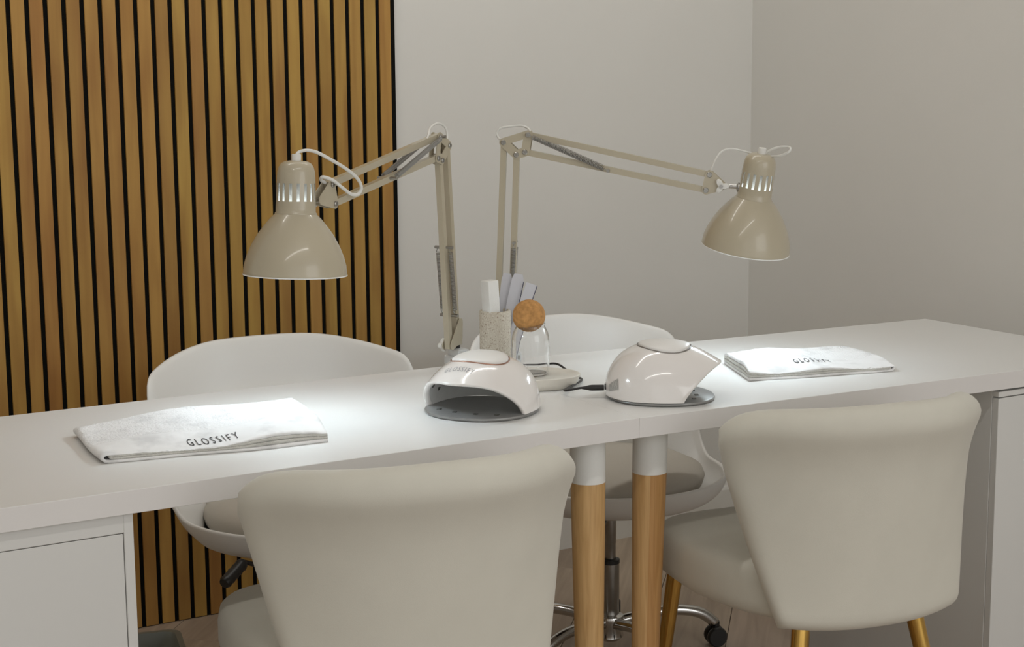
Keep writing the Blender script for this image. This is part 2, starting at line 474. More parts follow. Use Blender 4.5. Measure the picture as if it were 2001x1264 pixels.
def desk(name, label, x0, x1, tilt, legx, lean, split):
    root = thing(name, label, 'desk', (0, 0, 0))
    bm = bmesh.new(); add_box(bm, x0, x1, 0.0, 0.6, HD-TH, HD, 0.0006, 1)
    if tilt:
        R = Matrix.Translation((0, 0, HD)) @ Matrix.Rotation(-tilt, 4, 'Y') @ Matrix.Translation((0, 0, -HD))
        for v in bm.verts: v.co = R @ v.co
    top = bm_obj('worktop', bm, DESKW, root)
    top.data.materials.append(EDGEW)
    for p in top.data.polygons:
        if abs(p.normal.z) < 0.5: p.material_index = 1
    for lx, ly in legx:
        leg_parts(root, lx, ly, deskz(lx)-TH-0.0003, lean, split)
    return root
desk('desk', 'long white worktop with the left towel, on a white-topped bamboo leg and the left cabinet', -1.232, -0.0002, 0, [(-0.054, 0.075), (-0.054, 0.535)], (0.014, 0.012), False)
desk('desk', 'white worktop with the right towel, on the right bamboo leg and the right cabinet', 0.0002, 1.257, TILT, [(0.0770, 0.075), (0.0770, 0.535)], (-0.006, 0.012), True)

def cabinet(label, x0, x1, ztop, y0, y1, strip_top, strip_side, hx):
    root = thing('cabinet', label, 'cabinet', ((x0+x1)/2, (y0+y1)/2, 0))
    cx, cy = (x0+x1)/2, (y0+y1)/2
    a, b, c, d = x0-cx, x1-cx, y0-cy, y1-cy
    t = 0.014
    bm = bmesh.new()
    add_box(bm, a, a+t, c, d, 0.0, ztop, 0.0008, 1); add_box(bm, b-t, b, c, d, 0.0, ztop, 0.0008, 1)
    add_box(bm, a+t, b-t, c, d, ztop-strip_top, ztop, 0.0008, 1)
    add_box(bm, a+t, b-t, c, d, 0.05, 0.066); add_box(bm, a+t, b-t, d-0.006, d-0.001, 0.066, ztop-strip_top)
    add_box(bm, a+t, b-t, c+0.03, c+0.045, 0.0, 0.05)
    bm_obj('body', bm, CABW, root)
    g = 0.0013
    if strip_side:
        dr = box('door', a+t+g, b-t-g, c+0.0004, c+0.018, 0.068, ztop-strip_top-g, CABW, root, 0.0007, 1)
    else:                                                      # door laid over the sides
        dr = box('door', a+0.0004, b-0.0004, c-0.0165, c-0.0006, 0.052, ztop-strip_top, CABW, root, 0.0007, 1)
        box('top_rail', a, b, c-0.0165, c-0.0003, ztop-strip_top+0.0024, ztop, CABW, root, 0.0006, 1)
        c -= 0.0169
    # slim finger pull cut as a recessed strip on the hidden outer side
    h = box('handle', hx-0.006, hx+0.006, c-0.012, c+0.0004, 0.36, 0.46, STEEL, dr, 0.003, 2)
    return root
cabinet('white cabinet with a plain door under the left end of the desk', -1.226, -0.8655, HD-TH-0.0006, 0.010, 0.585, 0.028, 0.014, -0.14)
cabinet('white cabinet behind the right cream chair, under the right end of the desk', 0.857, 1.217, deskz(1.217)-TH-0.0006, 0.021, 0.590, 0.013, 0, 0.14)

# ================================================================== FRONT CHAIRS
def front_chair(label, loc, rz, sc):
    root = thing('upholstered_chair', label, 'chair', loc, rz, 'cream chairs in front of the desk')
    # seat cushion
    bm = bmesh.new()
    nu, nv = 40, 14
    hw, y0, y1, zb, zt = 0.225, -0.185, 0.245, 0.385, 0.475
    cyy = (y0+y1)/2; hy = (y1-y0)/2
    rings = []
    prof = [(0.0, zb), (0.6, zb), (0.93, zb+0.004), (0.985, zb+0.014), (1.0, zb+0.03), (1.0, zb+0.062), (0.985, zt-0.012), (0.95, zt-0.004), (0.85, zt), (0.5, zt+0.004), (0.0, zt+0.005)]
    for (s, z) in prof:
        ring = []
        if s == 0.0:
            rings.append(bm.verts.new((0, cyy*sc, z*sc))); continue
        for j in range(nu):
            a = 2*PI*j/nu
            e = 0.46
            cx_ = math.copysign(abs(math.cos(a))**e, math.cos(a)); sy_ = math.copysign(abs(math.sin(a))**e, math.sin(a))
            yy = cyy+hy*s*sy_
            tap = 1.0 - 0.30*max(0, -(yy-cyy)/hy)**1.3
            ring.append(bm.verts.new((hw*s*cx_*tap*sc, yy*sc, z*sc)))
        rings.append(ring)
    for i in range(len(rings)-1):
        A, B = rings[i], rings[i+1]
        for j in range(nu):
            k = (j+1) % nu
            if not isinstance(A, list): bm.faces.new((A, B[k], B[j]))
            elif not isinstance(B, list): bm.faces.new((A[j], A[k], B))
            else: bm.faces.new((A[j], A[k], B[k], B[j]))
    seat = bm_obj('seat', bm, CREAM, root, True)
    # piping seam round the seat
    # backrest: curved padded shell
    NU, NV = 34, 26
    ZB, ZT = 0.378, 0.745
    def mid(u, v):
        hwv = 0.164 + (0.230-0.164)*min(1, v/0.9)**0.95 + 0.006*max(0, (v-0.8)/0.2)**2
        x = u*hwv
        zb = ZB + 0.006*abs(u)**2.2
        zt = ZT - 0.006*abs(u)**4 - 0.034*abs(u)**14 + 0.004*math.cos(u*PI)
        z = zb+(zt-zb)*v
        wrap = 0.035 + 0.125*v
        y = -0.195 - 0.035*v + 0.010*math.sin(PI*v) + wrap*abs(u)**2.4 - 0.018*max(0, (v-0.75)/0.25)**2
        return Vector((x, y, z))
    def th(u, v):
        e = min(1.0, (1-abs(u))/0.10); f = min(1.0, v/0.06); g = min(1.0, (1-v)/0.09)
        rnd = lambda k: math.sqrt(max(0, 1-(1-k)**2))
        base = 0.024 + 0.010*max(0, (v-0.72)/0.28)
        return base*rnd(e)*rnd(f)*rnd(g)
    def edge(n):   # denser sampling at the rim
        return [0.5-0.5*math.cos(PI*i/n) for i in range(n+1)]
    us = [2*t-1 for t in edge(NU)]; vs_ = edge(NV)
    bm = bmesh.new()
    front, back = [], []
    for v in vs_:
        rf, rb = [], []
        for u in us:
            p = mid(u, v); du = mid(min(1, u+0.01), v)-mid(max(-1, u-0.01), v); dv = mid(u, min(1, v+0.01))-mid(u, max(0, v-0.01))
            n = du.cross(dv).normalized()      # points to -y (rear)
            t = th(u, v)
            rim = (abs(u) > 0.9999 or v < 1e-6 or v > 1-1e-6)
            a = bm.verts.new((p + n*t)*sc)
            b = a if rim else bm.verts.new((p - n*t)*sc)
            rb.append(a); rf.append(b)
        front.append(rf); back.append(rb)
    for i in range(NV):
        for j in range(NU):
            for G in (front, back):
                q = [G[i][j], G[i][j+1], G[i+1][j+1], G[i+1][j]]
                q2 = []
                for x in q:
                    if x not in q2: q2.append(x)
                if len(q2) >= 3:
                    try: bm.faces.new(q2)
                    except ValueError: pass
    bk = bm_obj('backrest', bm, CREAM, root, True)
    # welt along the back seam line
    pts = [mid(-0.985, 0.05+0.9*i/20)*sc for i in range(21)]
    for sgn in (-1, 1):
        pts = []
        for i in range(21):
            v = 0.06+0.86*i/20
            p = mid(sgn*0.93, v); du = mid(sgn*0.93+0.01, v)-mid(sgn*0.93-0.01, v); dv = mid(sgn*0.93, v+0.01)-mid(sgn*0.93, v-0.01)
            n = du.cross(dv).normalized()
            pts.append((p - n*(th(sgn*0.93, v)-0.0005))*sc)
        tube('piping', pts, 0.0022*sc, CREAM, bk, 6, 0)
    for sx, sy in ((-1, 1), (1, 1), (-1, -1), (1, -1)):
        tp = Vector((sx*(0.135 if sy > 0 else 0.105) - (0.024 if sy > 0 else 0), 0.205 if sy > 0 else -0.135, 0.392))*sc
        bt = Vector((sx*(0.165 if sy > 0 else 0.175) - (0.028 if sy > 0 else 0), 0.262 if sy > 0 else -0.215, 0.0))
        leg = rod('leg', tp, bt+Vector((0, 0, 0.006)), 0.0155, GOLD, root, 0.0105, 20)
        rod('foot_cap', bt, bt+Vector((0, 0, 0.006)), 0.0108, BLACKP, leg, seg=16)
    return root
front_chair('cream upholstered chair in the foreground, its back hiding the desk edge near the left towel', (-0.490, -0.040, 0), rad(-9), 1.045)
front_chair('cream upholstered chair with gold legs, in front of the desk at the right cabinet', (0.345, -0.05, 0), rad(-10), 1.03)

# ================================================================== SWIVEL CHAIRS
def sstep(a, b, x):
    t = max(0, min(1, (x-a)/(b-a))); return t*t*(3-2*t)
def swivel_chair(label, loc, rz, base_rot):
    """shell faces local -y; the wing back stands at local +y"""
    root = thing('swivel_chair', label, 'chair', loc, rz, 'white swivel chairs behind the desk')
    NP, NT = 72, 26
    def surf(ph, t):
        # ph: 0 = front (-y), pi = back (+y)
        b = abs(ph) if ph <= PI else 2*PI-ph
        B = sstep(rad(74), rad(118), b)
        zr = 0.430 + (0.690-0.430)*B + (0.740-0.690)*sstep(rad(100), rad(165), b)
        lx, ly = math.sin(ph), -math.cos(ph)
        if t < 0.4:
            k = t/0.4
            return Vector((lx*0.2*k, ly*0.196*k, 0.362+0.012*k*k))
        k = (t-0.4)/0.6
        q = k*PI/2
        rf, zf = 0.2+0.056*math.sin(q), 0.374+(0.430-0.374)*(1-math.cos(q))
        q2 = min(1, 2.4*k)*PI/2
        rb = 0.2+0.044*math.sin(q2) - 0.052*max(0, math.sin(PI*min(1, max(0, (k-0.12)/0.62)))) + 0.076*k**2.2
        zb = 0.374+(zr-0.374)*(k**1.15)
        r = rf+(rb-rf)*B; z = zf+(zb-zf)*B
        ylim = 1.0 if ly < 0 else 1-0.10*k
        return Vector((lx*r, ly*r*0.98*ylim, z))
    vs, fs = [surf(0, 0)], []
    for i in range(1, NT+1):
        for j in range(NP):
            vs.append(surf(2*PI*j/NP, i/NT))
    for j in range(NP):
        fs.append((0, 1+j, 1+(j+1) % NP))
    for i in range(NT-1):
        for j in range(NP):
            a = 1+i*NP; b = a+NP
            fs.append((a+j, b+j, b+(j+1) % NP, a+(j+1) % NP))
    sh = mesh_obj('seat_shell', vs, fs, SHELLW, root, True)
    bm = bmesh.new(); bm.from_mesh(sh.data); bmesh.ops.recalc_face_normals(bm, faces=bm.faces); bm.to_mesh(sh.data); bm.free()
    md = sh.modifiers.new('thickness', 'SOLIDIFY'); md.thickness = 0.009; md.offset = 0
    md2 = sh.modifiers.new('smooth', 'SUBSURF'); md2.levels = 1; md2.render_levels = 1
    # seat pad
    bm = bmesh.new()
    prof = [(0.001, 0.374), (0.12, 0.376), (0.192, 0.388), (0.206, 0.404), (0.211, 0.422), (0.205, 0.436), (0.175, 0.450), (0.10, 0.460), (0.001, 0.463)]
    add_lathe(bm, prof, 48)
    for v in bm.verts:
        v.co.y = v.co.y*1.0 + 0.004
    pad = bm_obj('seat_pad', bm, PADM, root, True)
    # mechanism and column
    lathe('mount_plate', [(0.001, 0.360), (0.085, 0.358), (0.085, 0.350), (0.045, 0.343), (0.022, 0.338), (0.001, 0.338)], BLACKP, root, 28)
    lathe('gas_lift', [(0.0165, 0.340), (0.0165, 0.334), (0.0135, 0.333), (0.0135, 0.262), (0.0128, 0.261), (0.0128, 0.215)], STEEL, root, 28)
    sl = lathe('column_sleeve', [(0.016, 0.2205), (0.0208, 0.219), (0.0208, 0.098), (0.018, 0.094)], STEEL, root, 28)
    lathe('black_collar', [(0.0135, 0.226), (0.0215, 0.224), (0.0215, 0.2155), (0.0205, 0.2145)], BLACKP, sl, 28)
    lathe('base_hub', [(0.017, 0.100), (0.030, 0.094), (0.033, 0.084), (0.026, 0.066), (0.030, 0.046), (0.022, 0.038), (0.001, 0.038)], CHROME, root, 28)
    for k in range(5):
        a = base_rot + k*2*PI/5
        d = Vector((math.cos(a), math.sin(a), 0))
        pts = [d*0.02+Vector((0, 0, 0.078)), d*0.09+Vector((0, 0, 0.090)), d*0.16+Vector((0, 0, 0.092)), d*0.215+Vector((0, 0, 0.080)), d*0.25+Vector((0, 0, 0.054))]
        arm = tube('base_arm', pts, 0.0125, CHROME, root, 10, 6)
        c = d*0.252+Vector((0, 0, 0.0235))
        side = Vector((-d.y, d.x, 0))
        bm = bmesh.new()
        for s in (-1, 1):
            F = frame_z(c+side*(0.004*s), c+side*(0.019*s))
            add_lathe(bm, [(0.001, 0), (0.020, 0), (0.0235, 0.004), (0.0235, 0.011), (0.020, 0.015), (0.001, 0.015)], 20, F)
        add_rod(bm, c+side*-0.004, c+side*0.004, 0.012)
        add_rod(bm, c+Vector((0, 0, 0.008)), c+Vector((0, 0, 0.034)), 0.009)
        cs = bm_obj('caster', bm, BLACKP, arm); autosmooth(cs, 45)
    # lift lever with a ribbed black grip
    p0 = Vector((-0.02, -0.03, 0.346)); p1 = Vector((-0.190, -0.172, 0.378)); p2 = Vector((-0.243, -0.212, 0.354))
    lv = tube('lever', [p0, Vector((-0.12, -0.115, 0.346)), p1], 0.0045, BLACKP, root, 8, 4)
    bm = bmesh.new()
    d = (p2-p1); L = d.length
    pr = [(0.001, 0), (0.009, 0.002)] + [(0.0128 if i % 2 else 0.0112, 0.006+i*(L-0.012)/9) for i in range(10)] + [(0.010, L), (0.001, L)]
    add_lathe(bm, pr, 14, frame_z(p1, p2))
    autosmooth(bm_obj('lever_grip', bm, BLACKP, lv), 60)
    return root
swivel_chair('white bucket swivel chair behind the desk, in front of the wooden slats', (-0.232, 0.850, 0), rad(-4), rad(8))
swivel_chair('white bucket swivel chair behind the desk, in front of the plain wall', (0.455, 0.745, 0), rad(5), rad(-23))

# ================================================================== DESK LAMPS
def bar(bm, a, b, wdt=0.0115, dep=0.0115, ext=0.006):
    """square-section arm between two pins in the lamp's own x-z plane"""
    a, b = Vector(a), Vector(b); d = (b-a).normalized(); a = a-d*ext; b = b+d*ext
    side = Vector((0, 1, 0)); nn = d.cross(side).normalized()
    vs = []
    for p in (a, b):
        for s, t in ((-1, -1), (1, -1), (1, 1), (-1, 1)):
            vs.append(bm.verts.new(p + side*s*dep/2 + nn*t*wdt/2))
    for f in ((0, 1, 2, 3), (7, 6, 5, 4), (0, 4, 5, 1), (1, 5, 6, 2), (2, 6, 7, 3), (3, 7, 4, 0)):
        bm.faces.new([vs[i] for i in f])

def plate_mesh(bm, outline, hole, y0, y1):
    n = len(outline)
    def ring(pts, y): return [bm.verts.new((p[0], y, p[1])) for p in pts]
    A0, A1 = ring(outline, y0), ring(outline, y1)
    if hole:
        H0, H1 = ring(hole, y0), ring(hole, y1); m = len(hole)
        for R_, H_ in ((A0, H0), (A1, H1)):
            es = [bm.edges.new((R_[i], R_[(i+1) % n])) for i in range(n)] + [bm.edges.new((H_[i], H_[(i+1) % m])) for i in range(m)]
            bmesh.ops.triangle_fill(bm, edges=es, use_beauty=True)
        for i in range(m):
            bm.faces.new((H0[i], H0[(i+1) % m], H1[(i+1) % m], H1[i]))
    else:
        bm.faces.new(A0); bm.faces.new(A1)
    for i in range(n):
        bm.faces.new((A0[i], A0[(i+1) % n], A1[(i+1) % n], A1[i]))

def hull_outline(pins, r, n=8):
    """rounded convex outline around pins"""
    pts = [(p[0]+r*math.cos(2*PI*k/16), p[1]+r*math.sin(2*PI*k/16)) for p in pins for k in range(16)]
    pts = sorted(set(pts))
    def half(pp):
        h = []
        for p in pp:
            while len(h) >= 2 and (h[-1][0]-h[-2][0])*(p[1]-h[-2][1])-(h[-1][1]-h[-2][1])*(p[0]-h[-2][0]) <= 0: h.pop()
            h.append(p)
        return h
    a = half(pts); b = half(pts[::-1])
    return a[:-1]+b[:-1]

def screw(bm, s, z, y, sgn):
    F = frame_z((s, y, z), (s, y+sgn*0.01, z))
    add_lathe(bm, [(0.0052, 0), (0.0052, 0.0022), (0.0044, 0.003), (0.0028, 0.003), (0.0025, 0.0018), (0.0005, 0.0018)], 12, F)

def desk_lamp(label, base, yaw, P, shade_loc, shade_axis, cords):
    """P: pin positions (x along the arm, z above the desk top)"""
    root = thing('desk_lamp', label, 'lamp', base, yaw, 'beige architect lamps clamped to the desk')
    Z = base[2]
    inv = (Matrix.Translation(base) @ Matrix.Rotation(yaw, 4, 'Z')).inverted()
    loc = lambda p: inv @ Vector(p)
    e = {k: (v[0], v[1]-Z) for k, v in P.items()}
    v3 = lambda k, y=0.0: Vector((e[k][0], y, e[k][1]))
    # clamp, square to the desk's back edge
    Rz = Matrix.Rotation(-yaw, 4, 'Z')
    yb = 0.6012-base[1]
    cxo = 0.010 if base[0] < 0 else -0.006
    bm = bmesh.new()
    add_box(bm, -0.012+cxo, 0.024+cxo, -0.026, yb+0.012, 0.0006, 0.020, 0.003, 2, Rz)
    add_box(bm, -0.006+cxo, 0.018+cxo, -0.020, yb+0.008, 0.019, 0.036, 0.003, 2, Rz)
    add_box(bm, -0.010+cxo, 0.022+cxo, yb, yb+0.012, -0.066, 0.0006, 0.002, 1, Rz)
    add_box(bm, -0.008+cxo, 0.018+cxo, -0.022, yb+0.011, -0.068, -0.059, 0.002, 1, Rz)
    cl = bm_obj('clamp', bm, CLEARP, root)
    rod('clamp_bolt', Rz @ Vector((cxo+0.005, -0.006, -0.074)), Rz @ Vector((cxo+0.005, -0.006, -TH-0.0008)), 0.006, STEEL, cl)
    for sg in (-1, 1):
        bm = bmesh.new(); add_lathe(bm, [(0.0052, 0), (0.0052, 0.0022), (0.0044, 0.003), (0.0028, 0.003), (0.0025, 0.0018), (0.0005, 0.0018)], 12, Rz @ frame_z((cxo+0.006+0.007*sg, -0.026, 0.011), (cxo+0.006+0.007*sg, -0.036, 0.011)))
        autosmooth(bm_obj('clamp_screw', bm, STEEL, cl), 40)
    rod('swivel_pin', (e['lowB'][0], 0, 0.034), (e['lowB'][0], 0, e['lowB'][1]-0.012), 0.0075, BLACKP, root)
    # foot bracket: two cheeks
    bm = bmesh.new()
    pins = [e['lowA'], e['lowB'], (e['lowB'][0]-0.002, e['lowB'][1]+0.030)]
    for s in (-1, 1):
        plate_mesh(bm, hull_outline(pins, 0.0085), None, s*0.008, s*0.0095)
    add_box(bm, e['lowB'][0]-0.010, e['lowB'][0]+0.010, -0.008, 0.008, e['lowB'][1]-0.014, e['lowB'][1]-0.006)
    fb = autosmooth(bm_obj('foot_bracket', bm, BEIGE, root), 40)
    # wing knob at the foot
    def wing(name, p, sgn, m):
        bm = bmesh.new()
        F = frame_z(p, Vector(p)+Vector((0, sgn*0.01, 0)))
        n = 36; rings = []
        for z, sc in ((0, 0.9), (0.002, 1.0), (0.006, 1.0), (0.008, 0.85)):
            rings.append([bm.verts.new(F @ Vector((sc*(0.0108+0.0045*math.cos(3*2*PI*j/n))*math.cos(2*PI*j/n), sc*(0.0108+0.0045*math.cos(3*2*PI*j/n))*math.sin(2*PI*j/n), z))) for j in range(n)])
        for i in range(3):
            for j in range(n): bm.faces.new((rings[i][j], rings[i][(j+1) % n], rings[i+1][(j+1) % n], rings[i+1][j]))
        bm.faces.new(rings[0]); bm.faces.new(rings[-1])
        k = autosmooth(bm_obj(name, bm, m, root), 45)
        bm = bmesh.new(); add_lathe(bm, [(0.0038, 0.0075), (0.0038, 0.0105), (0.0005, 0.0105)], 6, F)
        bm_obj('hex_nut', bm, STEEL, k)
    wing('wing_knob', v3('lowA', 0.0097*P['side'][0]), P['side'][0], CORDW)
    # lower and upper arms, each bar its own part
    for a, b in (('elbB', 'lowA'), ('elbR', 'lowB'), ('elbT', 'headT'), ('elbC', 'headB')):
        bm = bmesh.new(); bar(bm, v3(a), v3(b))
        bm_obj('arm_bar', bm, BEIGE, root)
    # elbow plates with their cut-out
    pins = [e['elbT'], e['elbR'], e['elbB'], e['elbC']]
    cx = sum(p[0] for p in pins)/4; cz = sum(p[1] for p in pins)/4
    hole = [(cx+(p[0]-cx)*0.50, cz+(p[1]-cz)*0.50+0.002) for p in pins]
    def order(pts): return sorted(pts, key=lambda p: math.atan2(p[1]-cz, p[0]-cx))
    bm = bmesh.new()
    for s in (-1, 1): plate_mesh(bm, hull_outline(pins, 0.0085), order(hole), s*0.0065, s*0.0080)
    eb = autosmooth(bm_obj('elbow_bracket', bm, BEIGE, root), 40)
    for p in pins:
        bm = bmesh.new()
        for s in (-1, 1): screw(bm, p[0], p[1], s*0.008, s)
        autosmooth(bm_obj('screw', bm, STEEL, eb), 40)
    # head plates
    pins = [e['headT'], e['headB'], e['headK']]
    bm = bmesh.new()
    for s in (-1, 1): plate_mesh(bm, hull_outline(pins, 0.0085), None, s*0.0065, s*0.0080)
    hb = autosmooth(bm_obj('head_bracket', bm, BEIGE, root), 40)
    for p in pins[:2]:
        bm = bmesh.new()
        for s in (-1, 1): screw(bm, p[0], p[1], s*0.008, s)
        autosmooth(bm_obj('screw', bm, STEEL, hb), 40)
    wing('head_knob', v3('headK', 0.0082*P['side'][0]), P['side'][0], CORDW)
    # springs with their pins
    def spring_pair(a, b, turns, off):
        a, b = Vector(a), Vector(b); d = (b-a).normalized()
        for p in (a, b):
            rod('spring_pin', p-Vector((0, off+0.006, 0)), p+Vector((0, off+0.006, 0)), 0.003, STEEL, root)
        for s in (-1, 1):
            A, B = a+Vector((0, s*off, 0)), b+Vector((0, s*off, 0))
            pts = [A] + helix_pts(A+d*0.010, B-d*0.010, 0.0042, turns, 7) + [B]
            bm = bmesh.new(); add_tube(bm, pts, 0.0009, 4)
            bm_obj('spring', bm, STEEL, root, True)
    spring_pair(v3('lsu'), v3('lsl'), 44, 0.0135)
    spring_pair(v3('elbT'), v3('usp'), 58, 0.0140)
    # ---- shade
    ax = Vector(shade_axis).normalized()
    SL = Vector(shade_loc)
    xdir = (loc(SL) - Vector((0, 0, 0)))
    W = Matrix.Translation(SL) @ ax.to_track_quat('Z', 'X').to_matrix().to_4x4()
    F = inv @ W
    dome = [(0.0850, 0.0), (0.0856, 0.0008), (0.0850, 0.004), (0.0838, 0.016), (0.0800, 0.030), (0.0725, 0.048), (0.0625, 0.066), (0.0530, 0.079), (0.0420, 0.0925), (0.0330, 0.1010)]
    inn = [(r-0.0022, z+0.0002) for r, z in dome[2:]]
    bm = bmesh.new(); add_lathe(bm, dome, 64, F)
    sh = autosmooth(bm_obj('lamp_shade', bm, BEIGE, root), 60)
    bm = bmesh.new(); add_lathe(bm, [dome[0]]+inn, 64, F)
    li = autosmooth(bm_obj('white_inside', bm, INNERW, sh), 60)
    pts = [F @ Vector((0.0850*math.cos(2*PI*j/64), 0.0850*math.sin(2*PI*j/64), 0.0004)) for j in range(66)]
    bm = bmesh.new(); add_tube(bm, pts, 0.0011, 6, False); bm_obj('white_rim', bm, INNERW, sh, True)
    # neck with slots
    seg = 80
    prof = [(0.0340, 0.0995), (0.0342, 0.1015), (0.0328, 0.103), (0.0325, 0.112), (0.0322, 0.1215), (0.0320, 0.133), (0.0318, 0.145), (0.0315, 0.1505), (0.0312, 0.160),
            (0.0305, 0.169), (0.0285, 0.1765), (0.0245, 0.1825), (0.0185, 0.1860), (0.0100, 0.1872), (0.0060, 0.1874)]
    def skip(i, j): return i in (4, 5, 6) and (j % 5) in (0, 1)
    bm = bmesh.new(); add_lathe(bm, prof, seg, F, skip=skip)
    nk = autosmooth(bm_obj('lamp_neck', bm, BEIGE, root), 60)
    prof_in = [(r-0.0012, z) for r, z in prof[2:10]]
    bm = bmesh.new(); add_lathe(bm, prof_in, seg, F, skip=lambda i, j: i in (2, 3, 4) and (j % 5) in (0, 1))
    autosmooth(bm_obj('white_neck_lining', bm, INNERW, nk), 60)
    # bulb and socket
    bm = bmesh.new()
    add_lathe(bm, [(0.001, 0.040), (0.014, 0.043), (0.025, 0.052), (0.0295, 0.066), (0.027, 0.080), (0.019, 0.096), (0.0135, 0.110), (0.0135, 0.118)], 28, F)
    bl = bm_obj('bulb', bm, BULB, root, True)
    bm = bmesh.new(); add_lathe(bm, [(0.0135, 0.116), (0.020, 0.118), (0.020, 0.160), (0.012, 0.178)], 24, F, True, True)
    autosmooth(bm_obj('socket', bm, CORDW, nk), 45)
    # gland on top
    bm = bmesh.new(); add_lathe(bm, [(0.0078, 0.1865), (0.0078, 0.1965), (0.0070, 0.1980), (0.0035, 0.1980)], 16, F, True, True)
    autosmooth(bm_obj('cord_gland', bm, CORDW, nk), 45)
    # rod from the knob to the neck
    kp = v3('headK'); npnt = F @ Vector((0, 0, 0.117))
    d = (kp-npnt); d = d - (F.to_3x3() @ Vector((0, 0, 1)))*d.dot(F.to_3x3() @ Vector((0, 0, 1))); d.normalize()
    sp = npnt + d*0.0315
    rod('head_rod', kp, sp, 0.0042, CHROME, root)
    bm = bmesh.new(); add_lathe(bm, [(0.001, -0.001), (0.0105, -0.001), (0.0105, 0.002), (0.006, 0.0045), (0.001, 0.0045)], 18, frame_z(sp, sp+d))
    autosmooth(bm_obj('rod_collar', bm, STEEL, nk), 45)
    # cords
    for pts, r in cords:
        tube('cord', [loc(p) for p in pts], r, CORDW, root, 8, 8)
    # its lamp light
    l = bpy.data.lights.new('bulb_light', 'POINT'); l.energy = LAMP_W; l.color = (0.76, 0.90, 1.0); l.shadow_soft_size = 0.03
    lo = bpy.data.objects.new('bulb_light', l); C.objects.link(lo); lo.parent = root
    lo.location = F @ Vector((0, 0, 0.030))
    return root
LAMP_W = 1.95


BL = Vector((-0.032, 0.582, HD))
def arm_frame(B, dx, dy):
    d = Vector((dx, dy, 0)); n = Vector((-dy, dx, 0))
    return lambda s, z, lat=0.0: Vector((B.x, B.y, 0)) + d*s + n*lat + Vector((0, 0, z))
fL = arm_frame(BL, -0.84736, -0.53101)
PL = dict(lowA=(0.0140, 0.7790), lowB=(-0.0170, 0.7900), elbB=(0.0436, 1.1392), elbR=(0.0149, 1.1658), elbT=(0.0502, 1.1838), elbC=(0.0592, 1.1439),
          headT=(0.4245, 1.1192), headB=(0.4165, 1.0857), headK=(0.4571, 1.0950), lsu=(0.0274, 0.9720), lsl=(0.0100, 0.8380), usp=(0.2319, 1.1173), side=(-1, 0))
cordsL = [([fL(*p) for p in [(0.52, 1.1682, 0.0), (0.5122, 1.177, 0.0), (0.503, 1.1803, 0.01), (0.4887, 1.1766, 0.02), (0.4641, 1.1641, 0.03), (0.4255, 1.1467, 0.035), (0.3907, 1.1291, 0.035), (0.3686, 1.1119, 0.03), (0.371, 1.0996, 0.025), (0.386, 1.1006, 0.02), (0.4145, 1.1139, 0.02), (0.4347, 1.1271, 0.015), (0.4533, 1.1333, 0.008), (0.447, 1.128, 0.0), (0.435, 1.122, 0.0)]], 0.0029),
          ([fL(*p) for p in [(0.090, 1.178, 0.0), (0.0813, 1.1879, 0.0), (0.0555, 1.2001, -0.01), (0.0188, 1.2075, -0.015), (-0.009, 1.1997, -0.015), (-0.0097, 1.1841, -0.01), (0.0059, 1.1663, -0.004), (0.012, 1.14, 0.0)]], 0.0022)]
desk_lamp('beige architect lamp with its shade hanging in front of the wooden slats', BL, math.atan2(-0.53101, -0.84736), PL,
          (-0.482, 0.300, 0.9775), (0.0491, 0.0211, 0.9986), cordsL)
BR = Vector((0.092, 0.590, deskz(0.092)))
fR = arm_frame(BR, 0.76154, -0.64812)
PR = dict(lowA=(0.0124, 0.7673), lowB=(-0.0143, 0.7895), elbR=(0.0022, 1.1670), elbT=(0.0508, 1.1819), elbB=(0.0273, 1.1431), elbC=(0.0446, 1.1481),
          headT=(0.4026, 1.1054), headB=(0.3961, 1.0758), headK=(0.4254, 1.0838), lsu=(0.0225, 0.9711), lsl=(0.0150, 0.8415), usp=(0.2081, 1.1127), side=(-1, 0))
cordsR = [([fR(*p) for p in [(0.396, 1.098, 0.0), (0.4036, 1.1103, 0.0), (0.4131, 1.1338, 0.0), (0.4263, 1.1502, 0.005), (0.4456, 1.1539, 0.01), (0.4729, 1.148, 0.01), (0.4944, 1.1434, 0.005), (0.5023, 1.1385, 0.0), (0.503, 1.1340, 0.0)]], 0.0019),
          ([fR(*p) for p in [(0.5023, 1.1339, 0.0), (0.509, 1.1462, -0.01), (0.5195, 1.1542, -0.015), (0.5357, 1.1593, -0.02), (0.5529, 1.1589, -0.03), (0.552, 1.1517, -0.04), (0.536, 1.1435, -0.03), (0.5168, 1.1404, -0.01), (0.5043, 1.1359, 0.0)]], 0.0022),
          ([fR(*p) for p in [(0.004, 1.15, 0.0), (0.0002, 1.169, 0.0), (-0.0088, 1.1747, 0.005), (-0.0136, 1.1855, 0.01), (-0.0044, 1.1944, 0.01), (0.016, 1.1974, 0.01), (0.0363, 1.1984, 0.01), (0.0501, 1.1926, 0.005), (0.0559, 1.1829, 0.0), (0.068, 1.178, 0.0)]], 0.0022)]
desk_lamp('beige architect lamp stretched to the right, its tilted shade before the bare wall corner', BR, math.atan2(-0.64812, 0.76154), PR,
          (0.459, 0.293, 0.9625), (0.0421, -0.1871, 0.9814), cordsR)

